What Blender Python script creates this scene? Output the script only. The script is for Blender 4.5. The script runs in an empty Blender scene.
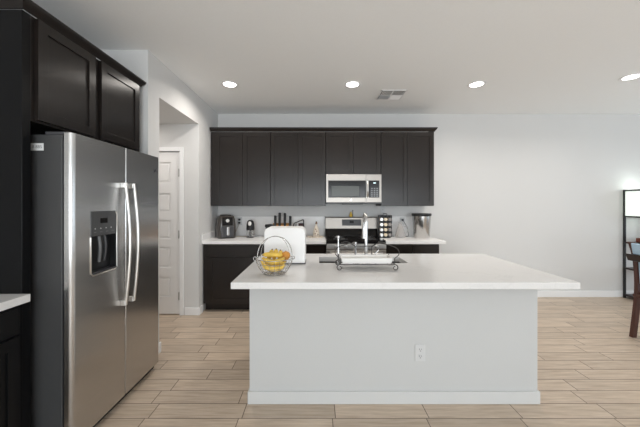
import bpy, bmesh, math, random
from mathutils import Vector, Matrix
random.seed(7)
SC = bpy.context.scene
COL = SC.collection
PI = math.pi

# ---------------------------------------------------------------- camera, world, big lights, exposure
CZ = 1.39
cam = bpy.data.cameras.new('camera'); camo = bpy.data.objects.new('camera', cam); COL.objects.link(camo)
camo.location = (0, 0, CZ); camo.rotation_euler = (PI/2, 0, 0)
cam.sensor_width = 36.0; cam.lens = 290.0/640.0*36.0
cam.shift_x = 3.0/640.0; cam.shift_y = -9.5/640.0
cam.clip_start = 0.05
SC.camera = camo
w = bpy.data.worlds.new('world'); SC.world = w; w.use_nodes = True
w.node_tree.nodes['Background'].inputs[0].default_value = (0.75, 0.87, 1.0, 1)
w.node_tree.nodes['Background'].inputs[1].default_value = 1.5
vs = SC.view_settings
vs.view_transform = 'Standard'; vs.look = 'None'; vs.gamma = 1; vs.use_curve_mapping = False
vs.exposure = 0.04
SC.cycles.max_bounces = 10; SC.cycles.diffuse_bounces = 6

def area(name, loc, rot, sx, sy, power, color):
    l = bpy.data.lights.new(name, 'AREA'); l.shape = 'RECTANGLE'; l.size = sx; l.size_y = sy
    l.energy = power; l.color = color
    o = bpy.data.objects.new(name, l); o.location = loc; o.rotation_euler = rot; COL.objects.link(o)
    return o
# daylight coming in through the glazed openings behind and to the right of the camera
area('daylight_rear', (0.9, -4.44, 1.25), (PI/2+math.radians(34), 0, 0), 4.6, 2.0, 215, (0.91, 0.965, 1.0))
area('daylight_right', (6.45, 1.1, 1.30), (PI/2+math.radians(40), 0, PI/2), 4.4, 1.9, 20, (0.84, 0.93, 1.0))

area('passage_fill', (-2.2, 3.15, 2.375), (0, 0, 0), .5, .3, 4.5, (1, .95, .90))  # unseen fill added to brighten the passage and its door

# ---------------------------------------------------------------- materials
def mat(name, color, rough=0.5, metal=0.0, spec=0.5, emis=None, estr=0.0, trans=0.0, coat=0.0, ior=1.45, alpha=1.0):
    m = bpy.data.materials.new(name); m.use_nodes = True
    b = m.node_tree.nodes['Principled BSDF']
    b.inputs['Base Color'].default_value = (*color, 1); b.inputs['Roughness'].default_value = rough
    b.inputs['Metallic'].default_value = metal; b.inputs['Specular IOR Level'].default_value = spec
    b.inputs['Transmission Weight'].default_value = trans; b.inputs['IOR'].default_value = ior
    b.inputs['Coat Weight'].default_value = coat; b.inputs['Alpha'].default_value = alpha
    if emis:
        b.inputs['Emission Color'].default_value = (*emis, 1); b.inputs['Emission Strength'].default_value = estr
    return m
def N(m, t, **kw):
    n = m.node_tree.nodes.new(t)
    for k, v in kw.items(): setattr(n, k, v)
    return n
def L(m, a, b): m.node_tree.links.new(a, b)
def bsdf(m): return m.node_tree.nodes['Principled BSDF']
def math_n(m, op, a, b=None, c=None):
    n = N(m, 'ShaderNodeMath', operation=op)
    for i, v in enumerate((a, b, c)):
        if v is None: continue
        if isinstance(v, (int, float)): n.inputs[i].default_value = v
        else: L(m, v, n.inputs[i])
    return n.outputs[0]
def noisy(m, scale=(1, 1, 1), nscale=20, detail=3, lo=0.95, hi=1.05, bump=0.0, dist=0.001, space='Object'):
    """tint the base colour by a stretched noise and optionally bump it"""
    nt = m.node_tree; b = bsdf(m)
    tc = N(m, 'ShaderNodeTexCoord'); mp = N(m, 'ShaderNodeMapping'); mp.inputs['Scale'].default_value = scale
    L(m, tc.outputs[space], mp.inputs['Vector'])
    nz = N(m, 'ShaderNodeTexNoise'); nz.inputs['Scale'].default_value = nscale; nz.inputs['Detail'].default_value = detail
    L(m, mp.outputs[0], nz.inputs['Vector'])
    mr = N(m, 'ShaderNodeMapRange'); mr.inputs['From Min'].default_value = .3; mr.inputs['From Max'].default_value = .7
    mr.inputs['To Min'].default_value = lo; mr.inputs['To Max'].default_value = hi
    L(m, nz.outputs['Fac'], mr.inputs['Value'])
    mx = N(m, 'ShaderNodeMix', data_type='RGBA', blend_type='MULTIPLY'); mx.inputs[0].default_value = 1
    mx.inputs[6].default_value = b.inputs['Base Color'].default_value
    L(m, mr.outputs[0], mx.inputs[7]); L(m, mx.outputs[2], b.inputs['Base Color'])
    if bump:
        bp = N(m, 'ShaderNodeBump'); bp.inputs['Strength'].default_value = bump; bp.inputs['Distance'].default_value = dist
        L(m, nz.outputs['Fac'], bp.inputs['Height']); L(m, bp.outputs[0], b.inputs['Normal'])
    return m

M = {}
M['wall'] = noisy(mat('wall_paint', (0.665, 0.66, 0.65), 0.85, spec=.25), nscale=120, lo=.99, hi=1.01, bump=.12, dist=.002)
M['ceiling'] = noisy(mat('ceiling_paint', (0.92, 0.925, 0.92), 0.9, spec=.2), nscale=90, lo=.99, hi=1.01, bump=.15, dist=.002)
M['trim'] = mat('white_trim', (0.84, 0.84, 0.84), 0.45)
M['door'] = mat('white_door', (0.82, 0.81, 0.80), 0.45)
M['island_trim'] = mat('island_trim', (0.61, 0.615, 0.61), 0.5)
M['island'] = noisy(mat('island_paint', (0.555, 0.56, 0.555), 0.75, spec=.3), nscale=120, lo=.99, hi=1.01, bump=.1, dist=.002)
M['espresso'] = noisy(mat('espresso_wood', (0.0125, 0.0090, 0.0075), 0.30, spec=.48), scale=(14, 14, 1), nscale=9, detail=5, lo=.8, hi=1.25)
M['espresso_dark'] = mat('espresso_recess', (0.012, 0.011, 0.011), 0.5)
M['panel_shaded'] = mat('espresso_shaded', (0.0055, 0.0055, 0.006), 0.3, spec=.2)  # espresso made darker, with the camera-side shade put into the colour
M['steel'] = noisy(mat('brushed_steel', (0.56, 0.55, 0.54), 0.27, metal=1.0), scale=(1, 1, 90), nscale=6, detail=4, lo=.93, hi=1.05)
M['steel_h'] = noisy(mat('range_steel_dimmed', (0.30, 0.275, 0.25), 0.36, metal=1.0), scale=(1, 60, 90), nscale=5, detail=3, lo=.95, hi=1.04)  # base darkened to hold down the strong window reflection
M['steel_f'] = noisy(mat('range_steel_lifted', (0.60, 0.57, 0.54), 0.32, metal=1.0), scale=(1, 60, 90), nscale=5, detail=3, lo=.95, hi=1.04)  # same steel, light put into the colour where the front falls dark
M['chrome'] = mat('chrome', (0.62, 0.62, 0.62), 0.14, metal=1.0)
M['handle_steel'] = mat('satin_handle', (0.72, 0.70, 0.67), 0.3, metal=1.0)
M['fridge_case'] = noisy(mat('fridge_case', (0.055, 0.055, 0.056), 0.42), nscale=250, lo=.95, hi=1.05, bump=.08)
M['black'] = mat('black_plastic', (0.012, 0.012, 0.013), 0.35)
M['black_gloss'] = mat('black_glass', (0.010, 0.009, 0.009), 0.12, spec=.3)
M['dark_grey'] = mat('dark_grey_plastic', (0.06, 0.06, 0.065), 0.35)
M['grey_plastic'] = mat('grey_plastic', (0.16, 0.165, 0.17), 0.35)
M['panel_grey'] = mat('dispenser_grey', (0.07, 0.072, 0.075), 0.35)
M['screen'] = mat('oven_window', (0.075, 0.08, 0.075), 0.2, spec=.3)
M['white_plastic'] = mat('white_plastic', (0.90, 0.89, 0.88), 0.4)
M['plate'] = mat('outlet_plate', (0.60, 0.605, 0.605), 0.4)
M['slot'] = mat('outlet_slot', (0.12, 0.12, 0.12), 0.5)
M['wire'] = mat('dark_wire', (0.10, 0.095, 0.09), 0.32, metal=.8)
M['wire_silver'] = mat('silver_wire', (0.45, 0.44, 0.42), 0.25, metal=1.0)
M['banana'] = noisy(mat('banana_peel', (0.84, 0.56, 0.10), 0.5), scale=(1, 1, 1), nscale=26, lo=.66, hi=1.1)
M['banana_tip'] = mat('banana_tip', (0.10, 0.055, 0.02), 0.6)
M['orange'] = noisy(mat('orange_peel', (0.62, 0.27, 0.045), 0.5), nscale=60, lo=.75, hi=1.1)
M['wood_block'] = noisy(mat('block_wood', (0.62, 0.30, 0.09), 0.45), scale=(1, 8, 8), nscale=9, lo=.7, hi=1.15)
M['glass'] = mat('clear_glass', (0.95, 0.95, 0.95), 0.05, trans=.9, ior=1.3)
M['frosted'] = mat('frosted_pale_glass', (0.95, 0.92, 0.90), 0.12, trans=.85, ior=1.12)
M['cream'] = noisy(mat('cream_ceramic', (0.74, 0.66, 0.56), 0.3), nscale=40, lo=.7, hi=1.1)
M['brown'] = mat('brown_glaze', (0.17, 0.09, 0.05), 0.35)
M['yellow'] = mat('yellow_ceramic', (0.80, 0.52, 0.08), 0.35)
M['dish'] = mat('white_ceramic', (0.84, 0.82, 0.79), 0.2)
M['gold'] = mat('amber_spice', (0.55, 0.33, 0.15), 0.4)
M['cap_silver'] = mat('jar_cap', (0.80, 0.79, 0.77), 0.3, metal=.4)
M['cap_cream'] = mat('cream_jar_cap', (0.80, 0.68, 0.50), 0.35)
M['cap_dark'] = mat('dark_jar_cap', (0.25, 0.23, 0.22), 0.35)
M['chair_wood'] = noisy(mat('chair_wood', (0.070, 0.024, 0.016), 0.32, coat=.2), scale=(10, 10, 1), nscale=7, lo=.75, hi=1.2)
M['chair_dark'] = mat('chair_dark_wood', (0.022, 0.013, 0.012), 0.35)
M['blue_fabric'] = noisy(mat('pale_blue_fabric', (0.42, 0.58, 0.72), 0.8), nscale=200, lo=.93, hi=1.05)
M['shade'] = mat('lamp_shade', (0.86, 0.90, 0.86), 0.8, emis=(0.86, 1.0, 0.90), estr=.55)
M['led'] = mat('downlight_lens', (1, 1, 1), 0.5, emis=(1, 0.97, 0.93), estr=9.0)
M['can_steel'] = mat('can_steel', (0.55, 0.54, 0.53), 0.22, metal=1.0)
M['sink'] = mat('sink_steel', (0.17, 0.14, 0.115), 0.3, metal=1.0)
M['red_brown'] = mat('red_brown_box', (0.20, 0.06, 0.04), 0.5)
M['ink'] = mat('label_ink', (0.18, 0.18, 0.18), 0.6)
M['paper'] = mat('label_paper', (0.72, 0.73, 0.73), 0.6)
M['vent_shade'] = mat('duct_shade', (0.06, 0.06, 0.06), 0.8)
M['hinge'] = mat('hinge_metal', (0.45, 0.44, 0.42), 0.35, metal=1.0)

def brushed(m, amount):
    """vertical grain: highlights spread sideways"""
    b = bsdf(m); b.inputs['Anisotropic'].default_value = amount
    t = N(m, 'ShaderNodeTangent', direction_type='RADIAL', axis='Z'); L(m, t.outputs[0], b.inputs['Tangent'])
brushed(M['steel'], .85); brushed(M['espresso'], .8); bsdf(M['espresso']).inputs['Coat Weight'].default_value = 0
def quartz(name, base=(0.73, 0.72, 0.71)):
    m = mat(name, base, 0.22)
    b = bsdf(m)
    tc = N(m, 'ShaderNodeTexCoord')
    nz = N(m, 'ShaderNodeTexNoise'); nz.inputs['Scale'].default_value = 1.7; nz.inputs['Detail'].default_value = 6; nz.inputs['Distortion'].default_value = .6
    L(m, tc.outputs['Object'], nz.inputs['Vector'])
    v = math_n(m, 'ABSOLUTE', math_n(m, 'SUBTRACT', nz.outputs['Fac'], .5))
    mr = N(m, 'ShaderNodeMapRange'); mr.inputs['From Min'].default_value = 0; mr.inputs['From Max'].default_value = .014
    mr.inputs['To Min'].default_value = .955; mr.inputs['To Max'].default_value = 1.0
    L(m, v, mr.inputs['Value'])
    n2 = N(m, 'ShaderNodeTexNoise'); n2.inputs['Scale'].default_value = 160; L(m, tc.outputs['Object'], n2.inputs['Vector'])
    r2 = N(m, 'ShaderNodeMapRange'); r2.inputs['From Min'].default_value = .3; r2.inputs['From Max'].default_value = .7
    r2.inputs['To Min'].default_value = .97; r2.inputs['To Max'].default_value = 1.02; L(m, n2.outputs['Fac'], r2.inputs['Value'])
    f = math_n(m, 'MULTIPLY', mr.outputs[0], r2.outputs[0])
    mx = N(m, 'ShaderNodeMix', data_type='RGBA', blend_type='MULTIPLY'); mx.inputs[0].default_value = 1
    mx.inputs[6].default_value = (*base, 1); L(m, f, mx.inputs[7]); L(m, mx.outputs[2], b.inputs['Base Color'])
    return m
M['quartz'] = quartz('white_quartz')
M['splash'] = quartz('brightened_quartz', (0.88, 0.87, 0.86))  # same quartz, lightened in colour to offset shade under the wall cabinets

def floor_material():
    m = mat('wood_look_tile', (0.5, 0.4, 0.3), 0.36, spec=.45)
    b = bsdf(m)
    tc = N(m, 'ShaderNodeTexCoord'); sp = N(m, 'ShaderNodeSeparateXYZ'); L(m, tc.outputs['Object'], sp.inputs[0])
    RH, TL = .1395, .608
    v = math_n(m, 'DIVIDE', math_n(m, 'SUBTRACT', sp.outputs[1], 1.88 - RH*40), RH)
    row = math_n(m, 'FLOOR', v)
    vf = math_n(m, 'SUBTRACT', v, row)
    wn = N(m, 'ShaderNodeTexWhiteNoise', noise_dimensions='1D'); L(m, row, wn.inputs['W'])
    # rows next to the camera take their measured joint offsets, others are random
    meas = {39: .10, 40: .12, 41: .06, 42: .123, 43: .338, 44: .50, 45: .206}
    off = math_n(m, 'MULTIPLY', wn.outputs['Value'], TL)
    for k, o in meas.items():
        is_k = math_n(m, 'COMPARE', row, float(k), .1)
        keep = math_n(m, 'MULTIPLY', off, math_n(m, 'SUBTRACT', 1.0, is_k))
        off = math_n(m, 'ADD', keep, math_n(m, 'MULTIPLY', is_k, o))
    u = math_n(m, 'DIVIDE', math_n(m, 'SUBTRACT', sp.outputs[0], off), TL)
    uc = math_n(m, 'FLOOR', u); uf = math_n(m, 'SUBTRACT', u, uc)
    # distance to the nearest joint, in metres
    du = math_n(m, 'MULTIPLY', math_n(m, 'MINIMUM', uf, math_n(m, 'SUBTRACT', 1.0, uf)), TL)
    dv = math_n(m, 'MULTIPLY', math_n(m, 'MINIMUM', vf, math_n(m, 'SUBTRACT', 1.0, vf)), RH)
    d = math_n(m, 'MINIMUM', du, dv)
    g = N(m, 'ShaderNodeMapRange'); g.inputs['From Min'].default_value = .0016; g.inputs['From Max'].default_value = .0034
    L(m, d, g.inputs['Value'])
    cell = N(m, 'ShaderNodeCombineXYZ'); L(m, uc, cell.inputs[0]); L(m, row, cell.inputs[1])
    wc = N(m, 'ShaderNodeTexWhiteNoise', noise_dimensions='2D'); L(m, cell.outputs[0], wc.inputs['Vector'])
    # grain: stretched along the plank, shifted per plank
    gc = N(m, 'ShaderNodeCombineXYZ')
    L(m, math_n(m, 'ADD', math_n(m, 'MULTIPLY', sp.outputs[0], 2.2), math_n(m, 'MULTIPLY', wc.outputs['Value'], 37)), gc.inputs[0])
    L(m, math_n(m, 'MULTIPLY', sp.outputs[1], 26), gc.inputs[1])
    nz = N(m, 'ShaderNodeTexNoise'); nz.inputs['Scale'].default_value = 1.6; nz.inputs['Detail'].default_value = 5; nz.inputs['Roughness'].default_value = .6
    L(m, gc.outputs[0], nz.inputs['Vector'])
    ramp = N(m, 'ShaderNodeValToRGB'); e = ramp.color_ramp.elements
    e[0].position = .28; e[0].color = (.445, .345, .26, 1); e[1].position = .72; e[1].color = (.66, .545, .43, 1)
    L(m, nz.outputs['Fac'], ramp.inputs[0])
    tone = N(m, 'ShaderNodeMapRange'); tone.inputs['To Min'].default_value = .90; tone.inputs['To Max'].default_value = 1.06; L(m, wc.outputs['Value'], tone.inputs['Value'])
    mx = N(m, 'ShaderNodeMix', data_type='RGBA', blend_type='MULTIPLY'); mx.inputs[0].default_value = 1
    L(m, ramp.outputs[0], mx.inputs[6]); L(m, tone.outputs[0], mx.inputs[7])
    fin = N(m, 'ShaderNodeMix', data_type='RGBA'); L(m, g.outputs[0], fin.inputs[0])
    fin.inputs[6].default_value = (.125, .092, .068, 1); L(m, mx.outputs[2], fin.inputs[7])
    L(m, fin.outputs[2], b.inputs['Base Color'])
    bp = N(m, 'ShaderNodeBump'); bp.inputs['Strength'].default_value = .35; bp.inputs['Distance'].default_value = .002
    L(m, g.outputs[0], bp.inputs['Height']); L(m, bp.outputs[0], b.inputs['Normal'])
    return m
M['floor'] = floor_material()

# ---------------------------------------------------------------- mesh building helpers
class MB:
    def __init__(self): self.bm = bmesh.new()
    def _merge(self, t, thr=28, ratio=5.0):
        """sharp edges where the surface turns or where a big flat meets a narrow rounding"""
        bmesh.ops.recalc_face_normals(t, faces=t.faces[:])
        for f in t.faces: f.smooth = True
        for e in t.edges:
            if len(e.link_faces) != 2: continue
            a, b = e.link_faces; ang = math.degrees(a.normal.angle(b.normal, 0)); A, B = a.calc_area(), b.calc_area()
            e.smooth = ang < .5 or (ang < thr and max(A, B) < ratio*max(min(A, B), 1e-12))
        me = bpy.data.meshes.new('tmp'); t.to_mesh(me); t.free(); self.bm.from_mesh(me); bpy.data.meshes.remove(me)
    def box(self, x0, x1, y0, y1, z0, z1, bev=0.0, seg=2):
        t = bmesh.new()
        mtx = Matrix.Translation(((x0+x1)/2, (y0+y1)/2, (z0+z1)/2)) @ Matrix.Diagonal((abs(x1-x0), abs(y1-y0), abs(z1-z0), 1))
        bmesh.ops.create_cube(t, size=1, matrix=mtx)
        if bev: bmesh.ops.bevel(t, geom=t.edges[:], offset=bev, segments=seg, affect='EDGES', profile=.5)
        self._merge(t, 10); return self
    def prism(self, poly, axis, a, b, bev=0.0):
        """poly: list of 2-D points; axis 'x': (y,z), 'y': (x,z), 'z': (x,y)"""
        t = bmesh.new()
        def P(p, h): return {'x': (h, p[0], p[1]), 'y': (p[0], h, p[1]), 'z': (p[0], p[1], h)}[axis]
        va = [t.verts.new(P(p, a)) for p in poly]; vb = [t.verts.new(P(p, b)) for p in poly]
        n = len(poly); t.faces.new(va); t.faces.new(vb[::-1])
        for i in range(n): t.faces.new((va[i], vb[i], vb[(i+1) % n], va[(i+1) % n]))
        bmesh.ops.recalc_face_normals(t, faces=t.faces[:])
        if bev: bmesh.ops.bevel(t, geom=t.edges[:], offset=bev, segments=2, affect='EDGES', profile=.5)
        self._merge(t); return self
    def lathe(self, prof, c=(0, 0, 0), seg=24, axis='z', sx=1.0, sy=1.0):
        t = bmesh.new(); rings = []
        def P(r, a, h):
            x, y = r*math.cos(a)*sx, r*math.sin(a)*sy
            p = {'z': (x, y, h), 'y': (x, h, y), 'x': (h, x, y)}[axis]
            return (p[0]+c[0], p[1]+c[1], p[2]+c[2])
        for r, h in prof:
            if r < 1e-6: rings.append([t.verts.new(P(0, 0, h))])
            else: rings.append([t.verts.new(P(r, 2*PI*i/seg, h)) for i in range(seg)])
        for A, B in zip(rings, rings[1:]):
            for i in range(seg):
                j = (i+1) % seg
                if len(A) == 1 and len(B) == 1: continue
                if len(A) == 1: t.faces.new((A[0], B[i], B[j]))
                elif len(B) == 1: t.faces.new((A[i], B[0], A[j]))
                else: t.faces.new((A[i], B[i], B[j], A[j]))
        for R in (rings[0], rings[-1]):
            if len(R) > 1:
                if (prof[0] == prof[-1]): break
                t.faces.new(R)
        if prof[0] == prof[-1]: bmesh.ops.remove_doubles(t, verts=t.verts[:], dist=1e-6)
        bmesh.ops.recalc_face_normals(t, faces=t.faces[:]); self._merge(t, 42, 1e9); return self
    def cyl(self, p0, p1, r, r2=None, seg=16):
        p0, p1 = Vector(p0), Vector(p1)
        return self.tube([p0, p1], [r, r if r2 is None else r2], seg=seg)
    def tube(self, pts, r, seg=8, closed=False, flat=1.0):
        pts = [Vector(p) for p in pts]; n = len(pts)
        rs = r if isinstance(r, (list, tuple)) else [r]*n
        t = bmesh.new(); rings = []; up = None
        for i, p in enumerate(pts):
            if closed: d = pts[(i+1) % n]-pts[i-1]
            else: d = pts[min(i+1, n-1)]-pts[max(i-1, 0)]
            d.normalize()
            if up is None:
                up = Vector((0, 0, 1)) if abs(d.z) < .9 else Vector((0, 1, 0))
            s = d.cross(up).normalized(); up = s.cross(d).normalized()
            rings.append([t.verts.new(p + (s*math.cos(2*PI*k/seg)*flat + up*math.sin(2*PI*k/seg))*rs[i]) for k in range(seg)])
        rng = range(n if closed else n-1)
        for i in rng:
            A, B = rings[i], rings[(i+1) % n]
            for k in range(seg):
                t.faces.new((A[k], A[(k+1) % seg], B[(k+1) % seg], B[k]))
        if not closed: t.faces.new(rings[0][::-1]); t.faces.new(rings[-1])
        self._merge(t, 62, 1e9); return self
    def ring(self, c, r, wr, seg=32, axis='z', wseg=6):
        pts = []
        for i in range(seg):
            a = 2*PI*i/seg; u, v = r*math.cos(a), r*math.sin(a)
            pts.append({'z': (c[0]+u, c[1]+v, c[2]), 'y': (c[0]+u, c[1], c[2]+v), 'x': (c[0], c[1]+u, c[2]+v)}[axis])
        return self.tube(pts, wr, seg=wseg, closed=True)
    def face(self, f, u0, u1, z0, z1, d0, d1, bev=0.0):
        """box on a front: f = ('y', plane) faces -Y with u = X; f = ('x', plane) faces +X with u = Y; d measured outwards"""
        if f[0] == 'y': return self.box(u0, u1, f[1]-d1, f[1]-d0, z0, z1, bev)
        return self.box(f[1]+d0, f[1]+d1, u0, u1, z0, z1, bev)
    def shaker(self, f, u0, u1, z0, z1, th=.02, fw=.057, rec=.009):
        bv = .0008
        self.face(f, u0+fw-.004, u1-fw+.004, z0+fw-.004, z1-fw+.004, .002, th-rec)
        self.face(f, u0, u0+fw, z0, z1, 0, th, bv); self.face(f, u1-fw, u1, z0, z1, 0, th, bv)
        self.face(f, u0+fw-.0005, u1-fw+.0005, z0, z0+fw, 0, th, bv); self.face(f, u0+fw-.0005, u1-fw+.0005, z1-fw, z1, 0, th, bv)
        return self
    def build(self, name, m, parent=None, world=True, ang=35):
        me = bpy.data.meshes.new(name)
        if parent is not None and world:
            off = parent_origin(parent)
            bmesh.ops.translate(self.bm, verts=self.bm.verts[:], vec=-off)
        self.bm.to_mesh(me); self.bm.free()
        me.materials.append(m)
        o = bpy.data.objects.new(name, me); COL.objects.link(o)
        if parent is not None: o.parent = parent
        return o
def parent_origin(p):
    v = Vector((0, 0, 0))
    while p is not None: v += Vector(p.location); p = p.parent
    return v
def tag(o, label=None, cat=None, group=None, kind=None):
    if label: o['label'] = label
    if cat: o['category'] = cat
    if group: o['group'] = group
    if kind: o['kind'] = kind
    return o
def thing(name, label, cat, loc=(0, 0, 0), rotz=0.0, group=None):
    o = bpy.data.objects.new(name, None); COL.objects.link(o); o.empty_display_size = .1
    o.location = loc; o.rotation_euler = (0, 0, rotz)
    return tag(o, label, cat, group)
def struct(name, mb, m, ang=35):
    o = mb.build(name, m, ang=ang); o['kind'] = 'structure'; return o
def dup(root, loc, label, rotz=None):
    r = root.copy(); COL.objects.link(r); r.location = loc; r['label'] = label
    if rotz is not None: r.rotation_euler = (0, 0, rotz)
    for ch in list(root.children):
        c = ch.copy(); COL.objects.link(c); c.parent = r
        for g in list(ch.children):
            d = g.copy(); COL.objects.link(d); d.parent = c
    return r

# ---------------------------------------------------------------- room shell
XL, XR, YB, YF, ZC = -2.22, 6.5, 4.34, -4.5, 2.74
XA = -1.48                      # face of the left wall beyond the refrigerator
struct('floor', MB().box(-3.2, XR+.12, YF-.12, YB+.12, -.12, 0), M['floor'])
struct('ceiling', MB().box(-3.2, XR+.12, YF-.12, YB+.12, ZC, ZC+.12), M['ceiling'])
struct('wall_back', MB().box(XA, XR, YB, YB+.12, 0, ZC), M['wall'])
struct('wall_right', MB().box(XR, XR+.12, YF, -1.15, 0, ZC).box(XR, XR+.12, 3.35, YB+.12, 0, ZC)
       .box(XR, XR+.12, -1.15, 3.35, 2.32, ZC).box(XR, XR+.12, -1.15, 3.35, 0, .28), M['wall'])
struct('wall_front', MB().box(XL, -1.45, YF-.12, YF, 0, ZC).box(3.25, XR, YF-.12, YF, 0, ZC)
       .box(-1.45, 3.25, YF-.12, YF, 2.32, ZC).box(-1.45, 3.25, YF-.12, YF, 0, .18), M['wall'])
struct('wall_left', MB().box(XL-.12, XL, YF, 2.54, 0, ZC), M['wall'])
# return wall beside the refrigerator, the header over the passage and the pier with the pantry door
DX0, DX1, DZ, YD = -2.49, -1.722, 2.045, 3.63
struct('wall_left_passage', MB().box(-3.1, XA, 2.54, 2.72, 0, ZC).box(-3.1, XA, 2.72, YD, 2.39, ZC)
       .box(-3.1, DX0-.01, YD, YB+.12, 0, ZC).box(DX1+.01, XA, YD, YB+.12, 0, ZC)
       .box(DX0-.01, DX1+.01, YD, YB+.12, DZ+.01, ZC).box(DX0-.01, DX1+.01, YD+.12, YB+.12, 0, DZ+.01)
       .box(-3.2, -3.1, 2.54, YB+.12, 0, ZC), M['wall'])
# baseboards
def board(name, pts):
    mb = MB()
    for (x0, x1, y0, y1) in pts: mb.box(x0, x1, y0, y1, 0, .095, .004)
    return struct(name, mb, M['trim'])
board('baseboard_back', [(1.60, XR-.001, YB-.014, YB-.0005)])
board('baseboard_left', [(DX1+.07, XA+.014, YD-.014, YD-.0005), (XA+.0005, XA+.014, YD-.001, 3.735), (XA+.0005, XA+.014, 2.54, 2.734)])
board('baseboard_right', [(XR-.014, XR-.0005, YF+.001, YB-.015)])
# pantry door, five raised-edge panels
d = MB(); dy = YD+.012
pz = [(.226, .482), (.589, .852), (.952, 1.19), (1.29, 1.528), (1.653, 1.916)]
px0, px1 = DX0+.115, DX1-.115
d.box(DX0, px0, dy, dy+.036, .012, DZ); d.box(px1, DX1, dy, dy+.036, .012, DZ)
zz = [.012]+[z for p in pz for z in p]+[DZ]
for i in range(0, len(zz), 2): d.box(px0, px1, dy, dy+.036, zz[i], zz[i+1])
for a, b in pz:
    d.box(px0, px1, dy+.012, dy+.03, a, b)
    d.box(px0+.025, px1-.025, dy+.005, dy+.03, a+.025, b-.025, .005)
door = struct('door_1', d, M['door'])
door['label'] = 'white five-panel pantry door at the end of the passage'
for z in (.24, 1.01, 1.78):
    MB().box(DX1-.014, DX1+.006, dy-.018, dy-.001, z-.045, z+.045).cyl((DX1-.004, dy-.02, z-.05), (DX1-.004, dy-.02, z+.05), .007).build('hinge', M['hinge'], door)
MB().cyl((DX0+.06, dy-.001, .95), (DX0+.06, dy-.05, .95), .012).lathe([(0, -.075), (.02, -.072), (.028, -.06), (.02, -.045), (.012, -.04)], (DX0+.06, dy, .95), 16, 'y').build('door_knob', M['hinge'], door)
cw = .055
struct('trim_1', MB().box(DX1-.004+.01, DX1+cw, YD-.014, YD-.0005, 0, DZ+cw, .003).box(DX0-cw, DX0-.006, YD-.014, YD-.0005, 0, DZ+cw, .003)
       .box(DX0-.006, DX1+.006, YD-.014, YD-.0005, DZ+.004, DZ+cw, .003), M['trim'])
# glazed openings behind the camera and at its right: frames only reach the photo as light
def glazing(name, axis, p, a0, a1, z0, z1, n):
    mb = MB()
    for i in range(n+1):
        c = a0+(a1-a0)*i/n
        c = min(max(c, a0+.03), a1-.03)
        if axis == 'y': mb.box(c-.03, c+.03, p-.08, p-.02, z0, z1)
        else: mb.box(p+.02, p+.08, c-.03, c+.03, z0, z1)
    for z in (z0+.03, z1-.03):
        if axis == 'y': mb.box(a0, a1, p-.08, p-.02, z-.03, z+.03)
        else: mb.box(p+.02, p+.08, a0, a1, z-.03, z+.03)
    return struct(name, mb, M['trim'])
glazing('window_1', 'y', YF, -1.45, 3.25, .18, 2.32, 3)
glazing('window_2', 'x', XR, -1.15, 3.35, .28, 2.32, 2)

# ---------------------------------------------------------------- ceiling fittings
def downlight(x, y, label):
    t = thing('recessed_downlight', label, 'ceiling light', (x, y, ZC), group='recessed ceiling lights')
    MB().lathe([(.070, -.004), (.092, -.006), (.096, -.0005), (.070, -.0005), (.070, -.004)], (0, 0, 0), 32).build('trim_ring', M['trim'], t, world=False)
    MB().lathe([(0, -.003), (.068, -.003), (.068, -.0008), (0, -.0008)], (0, 0, 0), 32).build('lens', M['led'], t, world=False)
    l = bpy.data.lights.new('downlight_beam', 'AREA'); l.shape = 'DISK'; l.size = .13; l.energy = 9; l.color = (1, .94, .87); l.spread = math.radians(155)
    o = bpy.data.objects.new('downlight_beam', l); COL.objects.link(o); o.parent = t; o.location = (0, 0, -.012)
    return t
downlight(-.985, 3.27, 'round recessed downlight nearest the passage, above the refrigerator side of the kitchen')
downlight(.40, 3.27, 'round recessed downlight in line with the range, beside the air vent')
downlight(1.80, 3.27, 'round recessed downlight right of the air vent, beyond the last wall cabinet')
downlight(3.34, 3.08, 'round recessed downlight at the right edge, above the dining chair')
# ceiling register: frame, four louvre fields, dark plate painted as the shade inside the duct
vx, vy, vw = .915, 3.585, .155
vent = thing('air_vent', 'square white ceiling air vent with four louvre fields', 'air vent', (vx, vy, ZC))
mb = MB()
for a, b, c, e in ((-vw, vw, -vw, -vw+.014), (-vw, vw, vw-.014, vw), (-vw, -vw+.014, -vw, vw), (vw-.014, vw, -vw, vw), (-.006, .006, -vw, vw), (-vw, vw, -.006, .006)):
    mb.box(a, b, c, e, -.007, -.0005)
mb.build('frame', M['trim'], vent, world=False)
MB().box(-vw+.012, vw-.012, -vw+.012, vw-.012, -.003, -.0008).build('backing', M['vent_shade'], vent, world=False)
for qx, qy, run, tilt in ((-1, -1, 'y', .55), (1, -1, 'y', .6), (-1, 1, 'x', .95), (1, 1, 'x', -.75)):
    mb = MB(); x0, x1 = sorted((qx*.006, qx*(vw-.02))); y0, y1 = sorted((qy*.006, qy*(vw-.02)))
    n = 7
    for i in range(n):
        f = (i+.5)/n; h = .0085
        if run == 'x':
            c = y0+(y1-y0)*f; s, k = math.cos(tilt)*h, math.sin(tilt)*h*.7
            mb.prism([(c-s, -.0085-k), (c+s, -.0085+k), (c+s, -.0077+k), (c-s, -.0077-k)], 'x', x0, x1)
        else:
            c = x0+(x1-x0)*f; s, k = math.cos(tilt)*h, math.sin(tilt)*h*.7
            mb.prism([(c-s, -.009-k), (c+s, -.009+k), (c+s, -.0082+k), (c-s, -.0082-k)], 'y', y0, y1)
    mb.build('louvre_field', M['trim'], vent, world=False)

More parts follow.
